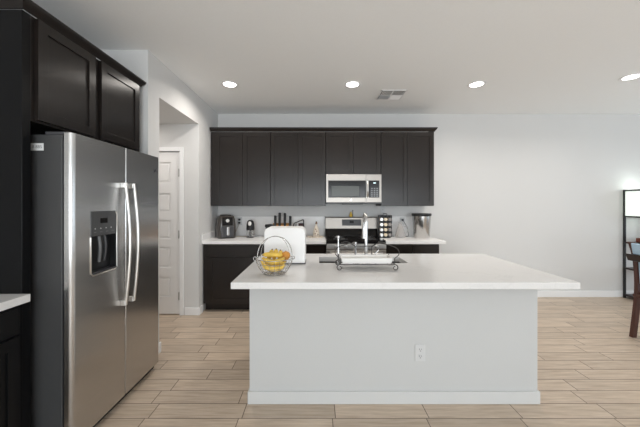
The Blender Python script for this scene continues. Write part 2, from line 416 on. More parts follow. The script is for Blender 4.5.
# ---------------------------------------------------------------- wall cabinets on the back wall
UY = 4.01; UZ0, UZ1 = 1.3625, 2.385                 # face frame plane, underside, top
F = ('y', UY)
def wall_cabinet(x0, x1, z0, label, filler=0.0):
    t = thing('wall_cabinet', label, 'kitchen cabinet', ((x0+x1)/2, YB-.001, z0), group='dark wall cabinets above the back counter')
    MB().box(x0+.0006, x1-.0006, UY, YB-.001, z0, UZ1, .001).build('body', M['espresso'], t)
    a = x0+filler; mid = (a+x1)/2
    for u0, u1 in ((a+.004, mid-.0015), (mid+.0015, x1-.004)):
        MB().shaker(F, u0, u1, z0+.006, UZ1-.004).build('door', M['espresso'], t)
    return t
wall_cabinet(-1.466, -.642, UZ0, 'dark two-door wall cabinet at the left end, above the air fryer', .064)
wall_cabinet(-.642, .12, UZ0, 'dark two-door wall cabinet above the knife block')
wall_cabinet(.12, .88, 1.795, 'short dark two-door wall cabinet above the microwave')
wall_cabinet(.88, 1.614, UZ0, 'dark two-door wall cabinet at the right end, above the steel canister')
def crown(name, label, path, closed_top=True):
    """path: list of (x, y, nx, ny) with outward mitre directions; profile steps outwards as it rises"""
    prof = [(0, 0), (.006, .002), (.010, .012), (.020, .022), (.030, .036), (.034, .046), (.034, .052), (0, .052)]
    t = bmesh.new(); rings = []
    for x, y, nx, ny in path: rings.append([t.verts.new((x+nx*o, y+ny*o, h)) for o, h in prof])
    for A, B in zip(rings, rings[1:]):
        for i in range(len(prof)): j = (i+1) % len(prof); t.faces.new((A[i], A[j], B[j], B[i]))
    t.faces.new(rings[0]); t.faces.new(rings[-1][::-1]); bmesh.ops.recalc_face_normals(t, faces=t.faces[:])
    mb = MB(); mb._merge(t)
    o = mb.build(name, M['espresso'])
    tag(o, label, 'crown molding'); return o
fy = UY-.022
c1 = crown('crown_molding', 'dark crown molding running along the top of the back wall cabinets',
           [(-1.466, fy, 0, -1), (1.614, fy, 1, -1), (1.614, YB-.001, 1, 0)])
c1.location.z = UZ1+.0005

# microwave under the short cabinet
mw = thing('microwave', 'stainless over-the-range microwave with dark window, under the short wall cabinet', 'microwave', (.5, YB, 1.392))
mx0, mx1, mz0, mz1, my = .1235, .8765, 1.392, 1.7935, 3.94
MB().box(mx0, mx1, my+.03, YB-.002, mz0, mz1, .003).build('body', M['dark_grey'], mw)
FM = ('y', my+.03)
MB().face(FM, mx0, .665, mz0+.02, mz0+.085, .0, .03, .002).face(FM, mx0, .665, mz1-.085, mz1, .0, .03, .002) \
    .face(FM, mx0, mx0+.03, mz0+.08, mz1-.08, 0, .03, .002).build('door', M['steel_h'], mw)
MB().face(FM, mx0+.028, .655, mz0+.083, mz1-.083, .0, .027, .003).build('window_frame', M['black_gloss'], mw)
MB().face(FM, mx0+.07, .575, mz0+.10, mz1-.155, .0265, .0285, .004).build('window', M['screen'], mw)
MB().face(FM, .667, mx1, mz0+.02, mz0+.085, 0, .03, .002).face(FM, .667, mx1, mz1-.085, mz1, 0, .03, .002) \
    .face(FM, mx1-.03, mx1, mz0+.08, mz1-.08, 0, .03, .002).build('panel_surround', M['steel_h'], mw)
cp = MB().face(FM, .715, mx1-.028, mz0+.083, mz1-.083, 0, .028, .002).build('control_panel', M['black_gloss'], mw)
mb = MB()
for i in range(5):
    for j in range(3): mb.face(FM, .735+.036*j, .757+.036*j, mz0+.10+.026*i, mz0+.112+.026*i, .028, .0288)
mb.build('keypad', M['grey_plastic'], cp)
MB().face(FM, .765, .80, mz1-.125, mz1-.11, .028, .0288).build('clock_display', mat('clock_glow', (.5, .6, .6), .4, emis=(.7, .9, 1), estr=.8), cp)
MB().face(FM, .672, .702, mz0+.083, mz1-.083, .0, .02).tube([(.687, my+.012, mz0+.092), (.687, my-.016, mz0+.10), (.687, my-.018, (mz0+mz1)/2), (.687, my-.016, mz1-.10), (.687, my+.012, mz1-.092)], .011, 10).build('handle', M['handle_steel'], mw)
MB().box(mx0+.22, mx1-.25, my+.005, my+.05, mz0-.008, mz0+.022, .003).build('vent_grille', M['black'], mw)
MB().lathe([(0, -.0025), (.011, -.0025), (.011, 0), (0, 0)], (.46, my-.0005, mz0+.052), 16, 'y').build('badge', M['chrome'], mw)

# ---------------------------------------------------------------- base cabinets and counters on the back wall
BY = 3.745; BZ = .8745
FB = ('y', BY)
def base_cabinet(x0, x1, splits, label, filler=0.0):
    t = thing('base_cabinet', label, 'kitchen cabinet', ((x0+x1)/2, YB-.01, 0), group='dark base cabinets on the back wall')
    MB().box(x0, x1, BY, YB-.002, .105, BZ, .001).box(x0, x1, BY+.075, YB-.002, .0005, .105).build('body', M['espresso'], t)
    a = x0+filler; n = splits; wd = (x1-a)/n
    for i in range(n):
        u0, u1 = a+wd*i+.003, a+wd*(i+1)-.003
        MB().face(FB, u0, u1, .715, .862, 0, .02, .002).build('drawer', M['espresso'], t)
        MB().shaker(FB, u0, u1, .112, .703).build('door', M['espresso'], t)
    return t
base_cabinet(-1.466, -.62, 1, 'dark base cabinet left of the island, below the air fryer', .06)
base_cabinet(-.6195, .117, 2, 'dark base cabinet between the air fryer cabinet and the range')
base_cabinet(.883, 1.573, 2, 'dark base cabinet to the right of the range')
CT = .915
def slab(name, label, x0, x1):
    o = MB().box(x0, x1, 3.715, YB-.001, BZ+.0005, CT, .003).build(name, M['splash']); return tag(o, label, 'countertop')
slab('back_countertop', 'white quartz countertop left of the range, carrying the air fryer', XA+.001, .1165)
slab('back_countertop', 'white quartz countertop right of the range, carrying the steel canister', .8835, 1.655)
tag(MB().box(XA+.001, .1165, YB-.014, YB-.001, CT+.0005, 1.205, .001).build('backsplash', M['splash']), 'white quartz backsplash strip behind the air fryer and knife block', 'backsplash')
tag(MB().box(.8835, 1.60, YB-.014, YB-.001, CT+.0005, 1.205, .001).build('backsplash', M['splash']), 'white quartz backsplash strip behind the steel canister', 'backsplash')
tag(MB().box(XA+.001, XA+.014, 3.72, YB-.016, CT+.0005, 1.005, .001).build('side_splash', M['splash']), 'low white quartz side splash on the left wall beside the air fryer', 'backsplash')

# ---------------------------------------------------------------- range
rg = thing('range', 'stainless steel range with black glass cooktop and upright back panel', 'stove', (.5, 4.0, 0))
rx0, rx1 = .121, .879
MB().box(rx0, rx1, 3.72, 4.315, .03, .884, .003).box(rx0+.03, rx1-.03, 3.76, 4.30, .0005, .03).build('body', M['dark_grey'], rg)
ct = MB().prism([(rx0, 4.20), (rx0, 3.70), (rx0+.02, 3.675), (rx1-.02, 3.675), (rx1, 3.70), (rx1, 4.20)], 'z', .886, .928, .004).build('cooktop', M['black_gloss'], rg)
for bx, by, r in ((.31, 3.83, .09), (.70, 3.83, .075), (.31, 4.07, .075), (.70, 4.07, .09)):
    MB().ring((bx, by, .9281), r, .0012, 36).ring((bx, by, .9281), r*.6, .001, 36).build('burner_ring', M['grey_plastic'], ct)
MB().box(rx0, rx1, 3.678, 3.72, .812, .884, .006).build('front_panel', M['steel_f'], rg)
for kx in (.24, .37, .63, .76):
    MB().lathe([(.021, -.001), (.021, -.012), (.016, -.028), (0, -.029)], (kx, 3.678, .848), 20, 'y').build('knob', M['handle_steel'], rg)
dr = MB().box(rx0, rx1, 3.685, 3.72, .235, .802, .005).build('oven_door', M['steel_f'], rg)
MB().box(rx0+.12, rx1-.12, 3.6835, 3.687, .36, .66, .001).build('oven_window', M['black_gloss'], dr)
MB().tube([(rx0+.05, 3.686, .765), (rx0+.06, 3.635, .768), (rx1-.06, 3.635, .768), (rx1-.05, 3.686, .765)], .011, 10).build('door_handle', M['handle_steel'], dr)
MB().box(rx0, rx1, 3.69, 3.72, .05, .225, .004).build('drawer', M['steel_h'], rg)
MB().prism([(4.19, .929), (4.315, .929), (4.315, 1.03), (4.225, 1.03)], 'x', rx0, rx1, .002).build('back_riser', M['black_gloss'], rg)
bg = MB().prism([(4.215, 1.031), (4.315, 1.031), (4.315, 1.20), (4.245, 1.20), (4.235, 1.19)], 'x', rx0, rx1, .003).build('backguard', M['steel_h'], rg)
MB().prism([(4.2165, 1.075), (4.2262, 1.075), (4.2400, 1.165), (4.2303, 1.165)], 'x', .365, .645).build('display', M['dark_grey'], bg)
MB().prism([(4.2185, 1.11), (4.227, 1.11), (4.2325, 1.15), (4.224, 1.15)], 'x', .475, .535).build('clock_face', M['black_gloss'], bg)
# small yellow ornament on the backguard
orn = thing('ornament', 'small yellow ornament with a grey stem standing on the range back panel', 'ornament', (.50, 4.28, 1.2005))
MB().lathe([(0, 0), (.020, 0), (.024, .012), (.022, .035), (.012, .052), (.013, .062), (.008, .072), (0, .076)], (0, 0, 0), 18).build('body', M['yellow'], orn, world=False)
MB().cyl((.028, 0, .0), (.028, 0, .085), .005).lathe([(0, .085), (.008, .088), (.008, .098), (0, .102)], (.028, 0, 0), 10).build('stem', M['grey_plastic'], orn, world=False)

# ---------------------------------------------------------------- island
IX0, IX1, IY0, IY1 = -.522, 1.593, 1.752, 2.775
ix0, ix1, iy0, iy1 = -.470, 1.537, 2.022, 2.74
isl = thing('kitchen_island', 'white panelled kitchen island base standing on the tile floor', 'kitchen island', ((ix0+ix1)/2, (iy0+iy1)/2, 0))
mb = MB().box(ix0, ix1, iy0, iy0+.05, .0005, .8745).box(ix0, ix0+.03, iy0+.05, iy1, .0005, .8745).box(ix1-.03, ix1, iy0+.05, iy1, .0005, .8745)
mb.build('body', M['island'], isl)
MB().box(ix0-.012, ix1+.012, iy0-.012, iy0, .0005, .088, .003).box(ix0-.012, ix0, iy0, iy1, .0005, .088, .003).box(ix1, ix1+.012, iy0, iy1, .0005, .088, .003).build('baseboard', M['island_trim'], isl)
rear = MB().box(ix0+.03, ix1-.03, iy1-.03, iy1-.005, .10, .874).build('rear_panel', M['espresso'], isl)
for i in range(4):
    u0 = ix0+.03+(ix1-ix0-.06)*i/4+.004; u1 = ix0+.03+(ix1-ix0-.06)*(i+1)/4-.004
    MB().box(u0, u1, iy1-.005, iy1+.013, .11, .862, .002).build('door', M['espresso'], isl)
SX0, SX1, SY0, SY1 = .018, .735, 2.335, 2.60
def holed_slab(x0, x1, y0, y1, a0, a1, b0, b1, z0, z1):
    t = bmesh.new()
    O = [(x0, y0), (x1, y0), (x1, y1), (x0, y1)]; I = [(a0, b0), (a1, b0), (a1, b1), (a0, b1)]
    v = {}
    for k, P in (('o', O), ('i', I)):
        for h, z in (('b', z0), ('t', z1)): v[k+h] = [t.verts.new((p[0], p[1], z)) for p in P]
    for i in range(4):
        j = (i+1) % 4
        t.faces.new((v['ot'][i], v['ot'][j], v['it'][j], v['it'][i])); t.faces.new((v['ob'][j], v['ob'][i], v['ib'][i], v['ib'][j]))
        t.faces.new((v['ob'][i], v['ob'][j], v['ot'][j], v['ot'][i])); t.faces.new((v['ib'][j], v['ib'][i], v['it'][i], v['it'][j]))
    bmesh.ops.recalc_face_normals(t, faces=t.faces[:])
    e = [e for e in t.edges if all(vv in v['ot'] or vv in v['ob'] for vv in e.verts)]
    bmesh.ops.bevel(t, geom=e, offset=.003, segments=2, affect='EDGES', profile=.5)
    mb = MB(); mb._merge(t); return mb
tag(holed_slab(IX0, IX1, IY0, IY1, SX0, SX1, SY0, SY1, .875, CT).build('island_countertop', M['quartz']), 'wide white quartz countertop with faint veining on the island', 'countertop')
sk = thing('sink', 'stainless undermount sink let into the island countertop behind the wire stand', 'sink', ((SX0+SX1)/2, (SY0+SY1)/2, .66))
q = .012
MB().box(SX0-.008, SX1+.008, SY0-.008, SY1+.008, .66, .67).box(SX0-.008, SX0-.001, SY0-.008, SY1+.008, .67, .8745).box(SX1+.001, SX1+.008, SY0-.008, SY1+.008, .67, .8745) \
    .box(SX0-.001, SX1+.001, SY0-.008, SY0-.001, .67, .8745).box(SX0-.001, SX1+.001, SY1+.001, SY1+.008, .67, .8745).build('basin', M['sink'], sk)
MB().lathe([(.045, .0), (.045, .003), (.03, .002), (0, .001)], ((SX0+SX1)/2, (SY0+SY1)/2, .671), 20).build('drain', M['chrome'], sk)
# outlets
def outlet(loc, label, facing=0):
    t = thing('power_outlet', label, 'power outlet', loc, facing, 'white power outlets')
    MB().box(-.036, .036, -.006, -.0005, -.059, .059, .002).build('cover_plate', M['plate'], t, world=False)
    for z in (.024, -.024):
        r = MB().lathe([(0, -.0085), (.0165, -.0085), (.0165, -.006), (0, -.006)], (0, 0, z), 20, 'y').build('receptacle', M['plate'], t, world=False)
        MB().box(-.008, -.0055, -.0095, -.0084, z-.002, z+.008).box(.0055, .008, -.0095, -.0084, z-.002, z+.007).box(-.003, .003, -.0095, -.0084, z-.012, z-.007).build('slots', M['slot'], r, world=False)
    return t
outlet((.718, iy0, .355), 'white power outlet low on the front of the island')
outlet((-1.152, YB-.014, 1.135), 'white power outlet with two black plugs between air fryer and chopper')
outlet((.985, YB, 1.285), 'white power outlet on the wall above the spice rack')
outlet((1.27, YB-.014, 1.13), 'white power outlet with one black plug beside the steel canister')
for x, z, lab in ((-1.152, 1.159, 'upper black plug in the outlet beside the air fryer'), (-1.152, 1.111, 'lower black plug beside the air fryer, with a pale cord looping to the counter')):
    t = thing('power_plug', lab, 'plug', (x, YB-.0235, z), group='black plugs')
    pl = t
    MB().box(-.015, .015, -.030, -.001, -.014, .014, .005).cyl((0, -.028, 0), (0, -.04, -.004), .006, .004).build('plug_body', M['black'], t, world=False)
pc = t = thing('power_plug', 'black plug and hanging cord in the outlet beside the steel canister', 'plug', (1.27, YB-.0235, 1.154), group='black plugs')
MB().lathe([(0, -.034), (.013, -.032), (.017, -.02), (.015, -.001), (0, -.001)], (0, 0, 0), 14, 'y').build('plug_body', M['black'], t, world=False)
def smooth(pts, n=6):
    """Catmull-Rom through points"""
    P = [Vector(p) for p in pts]; P = [P[0]*2-P[1]]+P+[P[-1]*2-P[-2]]; out = []
    for i in range(1, len(P)-2):
        for k in range(n):
            t = k/n; a, b, c, dd = P[i-1], P[i], P[i+1], P[i+2]
            out.append(.5*((2*b)+(-a+c)*t+(2*a-5*b+4*c-dd)*t*t+(-a+3*b-3*c+dd)*t**3))
    out.append(P[-2]); return out
MB().tube(smooth([(1.27, 4.285, 1.145), (1.285, 4.275, 1.125), (1.318, 4.265, 1.06), (1.338, 4.262, .98), (1.345, 4.26, .935), (1.33, 4.25, .919), (1.28, 4.235, .919)]), .0035).build('cord', M['black'], pc)
MB().tube(smooth([(-1.152, 4.275, 1.105), (-1.158, 4.265, 1.07), (-1.19, 4.262, 1.0), (-1.21, 4.26, .94), (-1.20, 4.25, .919), (-1.14, 4.21, .919), (-1.07, 4.205, .919), (-1.02, 4.215, .919)]), .0035).build('cord', mat('cord_beige', (.45, .38, .28), .5), pl)

# ---------------------------------------------------------------- refrigerator bay on the left
PX = -1.53
tag(MB().box(XL+.001, PX, 1.504, 1.549, .0005, 2.40, .002).build('tall_end_panel', M['panel_shaded']), 'tall dark end panel between the left counter and the refrigerator', 'cabinet panel')
oc = thing('wall_cabinet', 'dark two-door cabinet above the refrigerator', 'kitchen cabinet', (-1.9, 2.02, 1.835))
MB().box(XL+.001, -1.532, 1.5495, 2.50, 1.835, 2.40, .001).build('body', M['espresso'], oc)
FX = ('x', -1.532)
for u0, u1 in ((1.572, 1.982), (2.035, 2.468)):
    MB().shaker(FX, u0, u1, 1.846, 2.395, th=.022).build('door', M['espresso'], oc)
c2 = crown('crown_molding', 'dark crown molding above the refrigerator cabinet and tall panel',
           [(XL+.001, 1.504, 0, -1), (-1.524, 1.504, 1, -1), (-1.524, 2.50, 1, 1), (-1.60, 2.50, 0, 1)])
c2.location.z = 2.4005
# refrigerator
fr = thing('refrigerator', 'stainless steel side-by-side refrigerator with water dispenser', 'refrigerator', (-1.8, 2.02, 0))
FX0, FD, Y0, YM, Y1, Z0, Z1 = -1.385, -1.34, 1.588, 2.031, 2.464, .058, 1.782
MB().box(-2.17, -1.40, Y0+.006, Y1-.004, .03, 1.772, .004).build('case', M['fridge_case'], fr)
MB().box(-1.40, FX0, Y0+.008, Y1-.008, .06, 1.765).build('gasket', M['black'], fr)
MB().box(-2.1, -1.375, Y0+.02, Y1-.02, .012, .052).build('toe_grille', M['black'], fr)
for x_ in (-1.46, -2.1):
    for y_ in (Y0+.05, Y1-.05): MB().cyl((x_, y_, .0005), (x_, y_, .03), .02).build('foot', M['black'], fr)
MB().box(-1.50, -1.37, Y0+.01, Y0+.06, 1.7725, 1.79, .004).build('hinge_cover', M['dark_grey'], fr)
MB().box(-1.50, -1.37, Y1-.06, Y1-.01, 1.7725, 1.79, .004).build('hinge_cover', M['dark_grey'], fr)
def arc2(cx, cy, r, a0, a1, n=10): return [(cx+r*math.cos(a0+(a1-a0)*i/n), cy+r*math.sin(a0+(a1-a0)*i/n)) for i in range(n+1)]
def door_prof(y0, y1, r0, r1, bow=0.0):
    """plan outline of a door: back at FX0, front at FD, rounded front corners (r0 at y0, r1 at y1)"""
    p = [(FX0, y0)]
    p += arc2(FD-r0, y0+r0, r0, -PI/2, 0) if r0 else [(FD, y0)]
    p += arc2(FD-r1, y1-r1, r1, 0, PI/2) if r1 else [(FD, y1)]
    return p+[(FX0, y1)]
DY0, DY1, DZ0, DZ1 = 1.716, 1.938, .962, 1.347
mb = MB().prism(door_prof(Y0, YM-.003, .024, .008), 'z', Z0, DZ0).prism(door_prof(Y0, YM-.003, .024, .008), 'z', DZ1, Z1)
mb.prism(door_prof(Y0, DY0, .024, 0), 'z', DZ0, DZ1).prism(door_prof(DY1, YM-.003, 0, .008), 'z', DZ0, DZ1)
fz = mb.build('freezer_door', M['steel'], fr)
fd = MB().prism(door_prof(YM+.003, Y1, .008, .02), 'z', Z0, Z1).build('fresh_food_door', M['steel'], fr)
MB().lathe([(0, .0005), (.012, .0005), (.012, .003), (0, .003)], (FD, 2.40, 1.665), 20, 'x').build('badge', M['dark_grey'], fd)
# dispenser inside the freezer door
MB().box(FX0, FX0+.004, DY0+.002, DY1-.002, DZ0+.002, DZ1-.002).box(FX0, FD-.002, DY0+.001, DY0+.005, DZ0+.002, 1.20).box(FX0, FD-.002, DY1-.005, DY1-.001, DZ0+.002, 1.20).box(FX0, FD-.004, DY0+.002, DY1-.002, DZ0+.002, DZ0+.008).build('dispenser_recess', M['black'], fz)
dp = MB().prism([(DY0+.001, 1.195), (DY1-.001, 1.195), (DY1-.001, 1.335), (DY1-.02, 1.346), (DY0+.02, 1.346), (DY0+.001, 1.335)], 'x', FX0+.004, FD+.003, .002).build('dispenser_panel', M['panel_grey'], fz)
MB().box(FD+.003, FD+.0042, 1.79, 1.85, 1.272, 1.302).build('display', M['black_gloss'], dp)
for i in range(4):
    MB().box(FD+.003, FD+.0042, 1.737+.05*i, 1.757+.05*i, 1.216, 1.220).build('button', M['grey_plastic'], dp)
    MB().lathe([(0, 0), (.004, 0), (.004, .0012), (0, .0012)], (FD+.003, 1.748+.045*i, 1.240), 10, 'x').build('button', M['plate'], dp)
MB().tube(smooth([(FX0+.03, 1.80, 1.19), (FX0+.038, 1.80, 1.12), (FX0+.024, 1.81, 1.03)]), .009, 8).build('paddle', M['grey_plastic'], fz)
MB().tube(smooth([(FX0+.03, 1.85, 1.19), (FX0+.038, 1.85, 1.12), (FX0+.024, 1.855, 1.03)]), .007, 8).build('paddle', M['dark_grey'], fz)
tr = .0048
MB().tube([(FD+.001, DY0, 1.19), (FD+.001, DY0, DZ0+.015), (FD+.002, DY0+.015, DZ0), (FD+.002, DY1-.015, DZ0), (FD+.002, DY1, DZ0+.015), (FD+.002, DY1, 1.32), (FD+.001, DY1-.012, 1.343)], tr, 8).build('dispenser_trim', M['handle_steel'], fz)
MB().box(FX0+.006, FD+.006, DY0+.006, DY1-.006, DZ0+.008, DZ0+.016).build('drip_tray', M['dark_grey'], fz)
def fhandle(y, parent, bow=.055):
    z0, z1 = .70, 1.535; n = 14
    pts = [(FD+.030+bow*.55*math.sin(PI*i/n), y, z0+(z1-z0)*i/n) for i in range(n+1)]
    h = MB().tube(pts, .0095, 12, flat=1.15).build('handle', M['handle_steel'], parent)
    for za in (z1-.035, z0-.005): MB().box(FD, FD+.030, y-.010, y+.010, za, za+.036, .004).build('handle_mount', M['handle_steel'], h)
fhandle(1.985, fz); fhandle(2.075, fd)
st = MB().box(-1.572, -1.502, Y0+.0045, Y0+.0058, 1.684, 1.724).build('sticker', M['paper'], fr); st['label'] = 'small white printed sticker'
def lettering(name, txt, size, loc, parent, m, rot=(PI/2, 0, 0)):
    cu = bpy.data.curves.new(name, 'FONT'); cu.body = txt; cu.size = size; cu.align_x = 'CENTER'; cu.align_y = 'CENTER'; cu.extrude = .0003
    tmp = bpy.data.objects.new('tmp', cu); COL.objects.link(tmp); bpy.context.view_layer.update()
    me = bpy.data.meshes.new_from_object(tmp); bpy.data.objects.remove(tmp); me.materials.clear(); me.materials.append(m)
    o = bpy.data.objects.new(name, me); COL.objects.link(o); o.parent = parent
    o.location = Vector(loc)-parent_origin(parent); o.rotation_euler = rot; return o
lettering('lettering', '8 885', .024, (-1.537, Y0+.0042, 1.704), st, M['ink'])

# left run: base cabinet with drawer and doors, counter above
LZ = .925
lc = thing('base_cabinet', 'dark base cabinet with drawers at the left edge, beside the tall panel', 'kitchen cabinet', (-1.85, .9, 0))
FL = ('x', -1.525)
MB().box(XL+.002, -1.525, .30, 1.5035, .105, LZ-.041, .001).box(XL+.002, -1.60, .30, 1.5035, .0005, .105).build('body', M['panel_shaded'], lc)
for u0, u1 in ((1.09, 1.47), (.70, 1.084), (.31, .694)):
    MB().face(FL, u0, u1, .735, .868, 0, .02, .002).build('drawer', M['panel_shaded'], lc)
    MB().shaker(FL, u0, u1, .112, .722).build('door', M['panel_shaded'], lc)
tag(MB().box(XL+.001, -1.484, .29, 1.5035, LZ-.04, LZ, .003).build('left_countertop', M['quartz']), 'white quartz countertop at the left edge, beside the refrigerator panel', 'countertop')

# ---------------------------------------------------------------- things on the back counter
def at(px, y): return (px-317)*y/290
C1 = CT+.0006
# air fryer
af = thing('air_fryer', 'dark grey rounded air fryer with pull-out basket handle on the back counter', 'air fryer', (-1.293, 4.10, C1), math.radians(30))
def sq(r, rr, n=6):
    """rounded square outline half-width r, corner radius rr"""
    p = []
    for cx, cy, a in ((r-rr, -r+rr, -PI/2), (r-rr, r-rr, 0), (-r+rr, r-rr, PI/2), (-r+rr, -r+rr, PI)):
        p += [(cx+rr*math.cos(a+PI/2*i/n), cy+rr*math.sin(a+PI/2*i/n)) for i in range(n+1)]
    return p
def loft(sections):
    """sections: list of (outline list of xy, z)"""
    t = bmesh.new(); R = [[t.verts.new((x, y, z)) for x, y in o] for o, z in sections]
    for A, B in zip(R, R[1:]):
        n = len(A)
        for i in range(n): t.faces.new((A[i], A[(i+1) % n], B[(i+1) % n], B[i]))
    t.faces.new(R[0][::-1]); t.faces.new(R[-1]); bmesh.ops.recalc_face_normals(t, faces=t.faces[:])
    mb = MB(); mb._merge(t, 40, 1e9); return mb
m_af = mat('air_fryer_shell', (.050, .042, .037), .28, coat=.3)
loft([(sq(.112, .045), .0), (sq(.120, .05), .010), (sq(.124, .05), .08), (sq(.122, .05), .19), (sq(.116, .05), .265), (sq(.104, .05), .302), (sq(.085, .05), .312)]).build('body', m_af, af, world=False)
MB().lathe([(.0, .311), (.078, .310), (.074, .322), (.03, .327), (0, .327)], (0, 0, 0), 28).build('lid', M['black'], af, world=False)
MB().box(-.085, .085, -.134, -.105, .014, .175, .014).build('basket_front', M['dark_grey'], af, world=False)
MB().box(-.019, .015, -.178, -.133, .045, .160, .008).build('basket_handle', mat('handle_pale', (.62, .62, .62), .25, metal=.6), af, world=False)
MB().prism([(-.135, .182), (-.115, .182), (-.108, .292), (-.122, .288)], 'x', -.07, .07, .003).build('control_panel', M['black_gloss'], af, world=False)
MB().lathe([(0, -.004), (.022, -.004), (.024, 0), (0, 0)], (0, -.129, .245), 20, 'y').build('dial', M['cap_silver'], af, world=False)
# chopper
ch = thing('food_chopper', 'small electric chopper with black motor head and clear bowl on the back counter', 'food chopper', (-.945, 4.12, C1))
MB().lathe([(0, 0), (.055, 0), (.058, .008), (.05, .014), (0, .014)], (0, 0, 0), 24).build('base', M['dark_grey'], ch, world=False)
MB().lathe([(.046, .0145), (.052, .03), (.054, .105), (.050, .105), (.047, .032), (.04, .018), (.046, .0145)], (0, 0, 0), 24).build('bowl', M['glass'], ch, world=False)
MB().cyl((0, 0, .015), (0, 0, .105), .016).build('blade_shaft', M['black'], ch, world=False)
hd = MB().lathe([(.056, .106), (.058, .125), (.054, .19), (.042, .232), (.022, .248), (0, .25)], (0, 0, 0), 24).build('motor_head', M['black'], ch, world=False)
MB().lathe([(0, -.012), (.018, -.010), (.026, 0), (.018, .004), (0, .004)], (0, -.052, .20), 18, 'y', 1, 1.25).build('power_button', M['cap_silver'], hd, world=False)
# knife block with knives
kb = thing('knife_block', 'slanted wooden knife block on the back counter behind the white appliance', 'knife block', (-.51, 4.12, C1))
MB().prism([(-.075, 0), (.085, 0), (.085, .19), (.065, .20), (-.075, .125)], 'x', -.125, .105, .004).build('block', M['wood_block'], kb, world=False)
kn = [(275.2, 216.3, 227.5, 1.4), (279.6, 213.4, 227.5, 1.6), (284.8, 213.8, 227.5, 1.6), (290.2, 216.8, 227.8, 1.3)]
names = ['short black-handled knife at the left end of the knife block', 'tall black-handled knife second from left in the knife block', 'tall black-handled knife third from left in the knife block', 'short black-handled knife at the right end of the knife block']
for (px, ya, yb, hw), lab in zip(kn, names):
    yy = 4.12+.0; x = at(px, yy); za = CZ-(ya-204)*yy/290; zb = CZ-(yb-204)*yy/290
    k = thing('kitchen_knife', lab, 'knife', (x, yy, zb), group='knives in the block')
    h = za-zb
    MB().tube(smooth([(0, .0, .004), (0, .004, h*.5), (.002, .0, h-.006), (.002, -.002, h)]), [.014]*6+[.0155]*6+[.0165]*6+[.013], 10, flat=1.2).build('handle', M['black'], k, world=False)
    MB().box(-.009, .009, -.007, .009, -.006, .004, .002).build('bolster', M['chrome'], k, world=False)
k = thing('kitchen_knife', 'black-handled cleaver lying level across the left side of the knife block', 'knife', (at(270.5, 4.05), 4.05, 1.085), group='knives in the block')
MB().tube([(-.078, 0, .0), (-.07, 0, -.001), (.0, 0, .002), (.06, 0, -.002), (.07, 0, -.003)], [.012, .022, .024, .018, .012], 10, flat=.7).build('handle', M['black'], k, world=False)
MB().box(-.068, .062, -.004, .004, -.05, -.016, .001).build('blade', M['dark_grey'], k, world=False)
# black wire holder with dark cup
wr = thing('wire_cup_rack', 'black arched wire cup rack on the back counter right of the knife block', 'rack', (-.265, 4.14, C1))
mb = MB()
for yy in (-.05, .05):
    mb.tube(smooth([(-.072, yy, .003), (-.072, yy, .13), (-.062, yy, .195), (-.02, yy, .215), (.04, yy, .24), (.068, yy, .245), (.074, yy, .20), (.074, yy, .003)]), .0055)
for x, z in ((-.072, .13), (.074, .20), (-.072, .003), (.074, .003), (-.02, .215), (.068, .245)): mb.cyl((x, -.05, z), (x, .05, z), .0045, seg=8)
mb.tube(smooth([(-.03, -.05, .212), (-.032, -.05, .15), (-.03, -.05, .003)]), .0045)
mb.build('wire_frame', M['black'], wr, world=False)
cupt = thing('cup', 'dark red-brown cup standing in the black wire rack', 'cup', (-.232, 4.14, C1))
MB().lathe([(0, 0), (.026, 0), (.031, .01), (.034, .20), (.031, .20), (.028, .012), (0, .01)], (0, 0, 0), 20).build('cup_body', mat('dark_cup', (.045, .015, .015), .3), cupt, world=False)
# tray and bottle
tyy = 4.13
trn = MB().lathe([(0, .0), (.105, .0), (.118, .014), (.113, .016), (.10, .006), (0, .006)], (0, 0, 0), 28, 'z', 1, .6)
tro = trn.build('serving_tray', M['cream']); tro.location = (-.02, tyy, C1); tag(tro, 'oval cream tray under the patterned bottle left of the range', 'tray')
bt = thing('oil_bottle', 'cream patterned bottle with stopper standing on the cream tray', 'bottle', (-.01, tyy, C1+.0066))
MB().lathe([(0, 0), (.036, 0), (.044, .015), (.046, .05), (.040, .09), (.026, .13), (.014, .165), (.012, .185), (0, .185)], (0, 0, 0), 24).build('bottle_body', M['cream'], bt, world=False)
MB().lathe([(0, .1855), (.015, .1855), (.015, .20), (.008, .205), (.011, .216), (0, .222)], (0, 0, 0), 16).build('stopper', M['brown'], bt, world=False)
mb = MB()
for a, z in ((-1.9, .05), (-1.4, .085), (-1.1, .035), (-1.75, .11)):
    r = .045 if z < .06 else (.041 if z < .1 else .034)
    mb.lathe([(0, -.003), (.009, -.002), (.010, 0), (0, .002)], (r*math.cos(a), r*math.sin(a), z), 10, 'y')
mb.build('pattern', M['brown'], bt, world=False)
# spice rack and jars
sx, sy = .968, 4.13
sr = thing('spice_rack', 'black revolving spice rack tower on the counter right of the range', 'spice rack', (sx, sy, C1))
H = .315; hw = .088
mb = MB().lathe([(0, 0), (.085, 0), (.085, .012), (0, .012)], (0, 0, 0), 24).box(-hw, hw, -.03, .03, H-.01, H, .003).box(-hw, hw, -.03, .06, .0115, .0145)
for x in (-hw, -.029, .029, hw): mb.box(x-.0035, x+.0035, -.034, .03, .014, H)
for i in range(1, 4): mb.box(-hw, hw, -.030, .05, .014+i*.0725-.004, .014+i*.0725+.001)
mb.box(-hw, hw, .05, .056, .014, H)
mb.build('frame', M['black'], sr, world=False)
MB().tube(smooth([(-.03, 0, H-.002), (-.02, 0, H+.022), (.02, 0, H+.022), (.03, 0, H-.002)]), .004).build('carry_handle', M['black'], sr, world=False)
rows = ['bottom', 'third', 'second', 'top']; cols = ['left', 'middle', 'right']
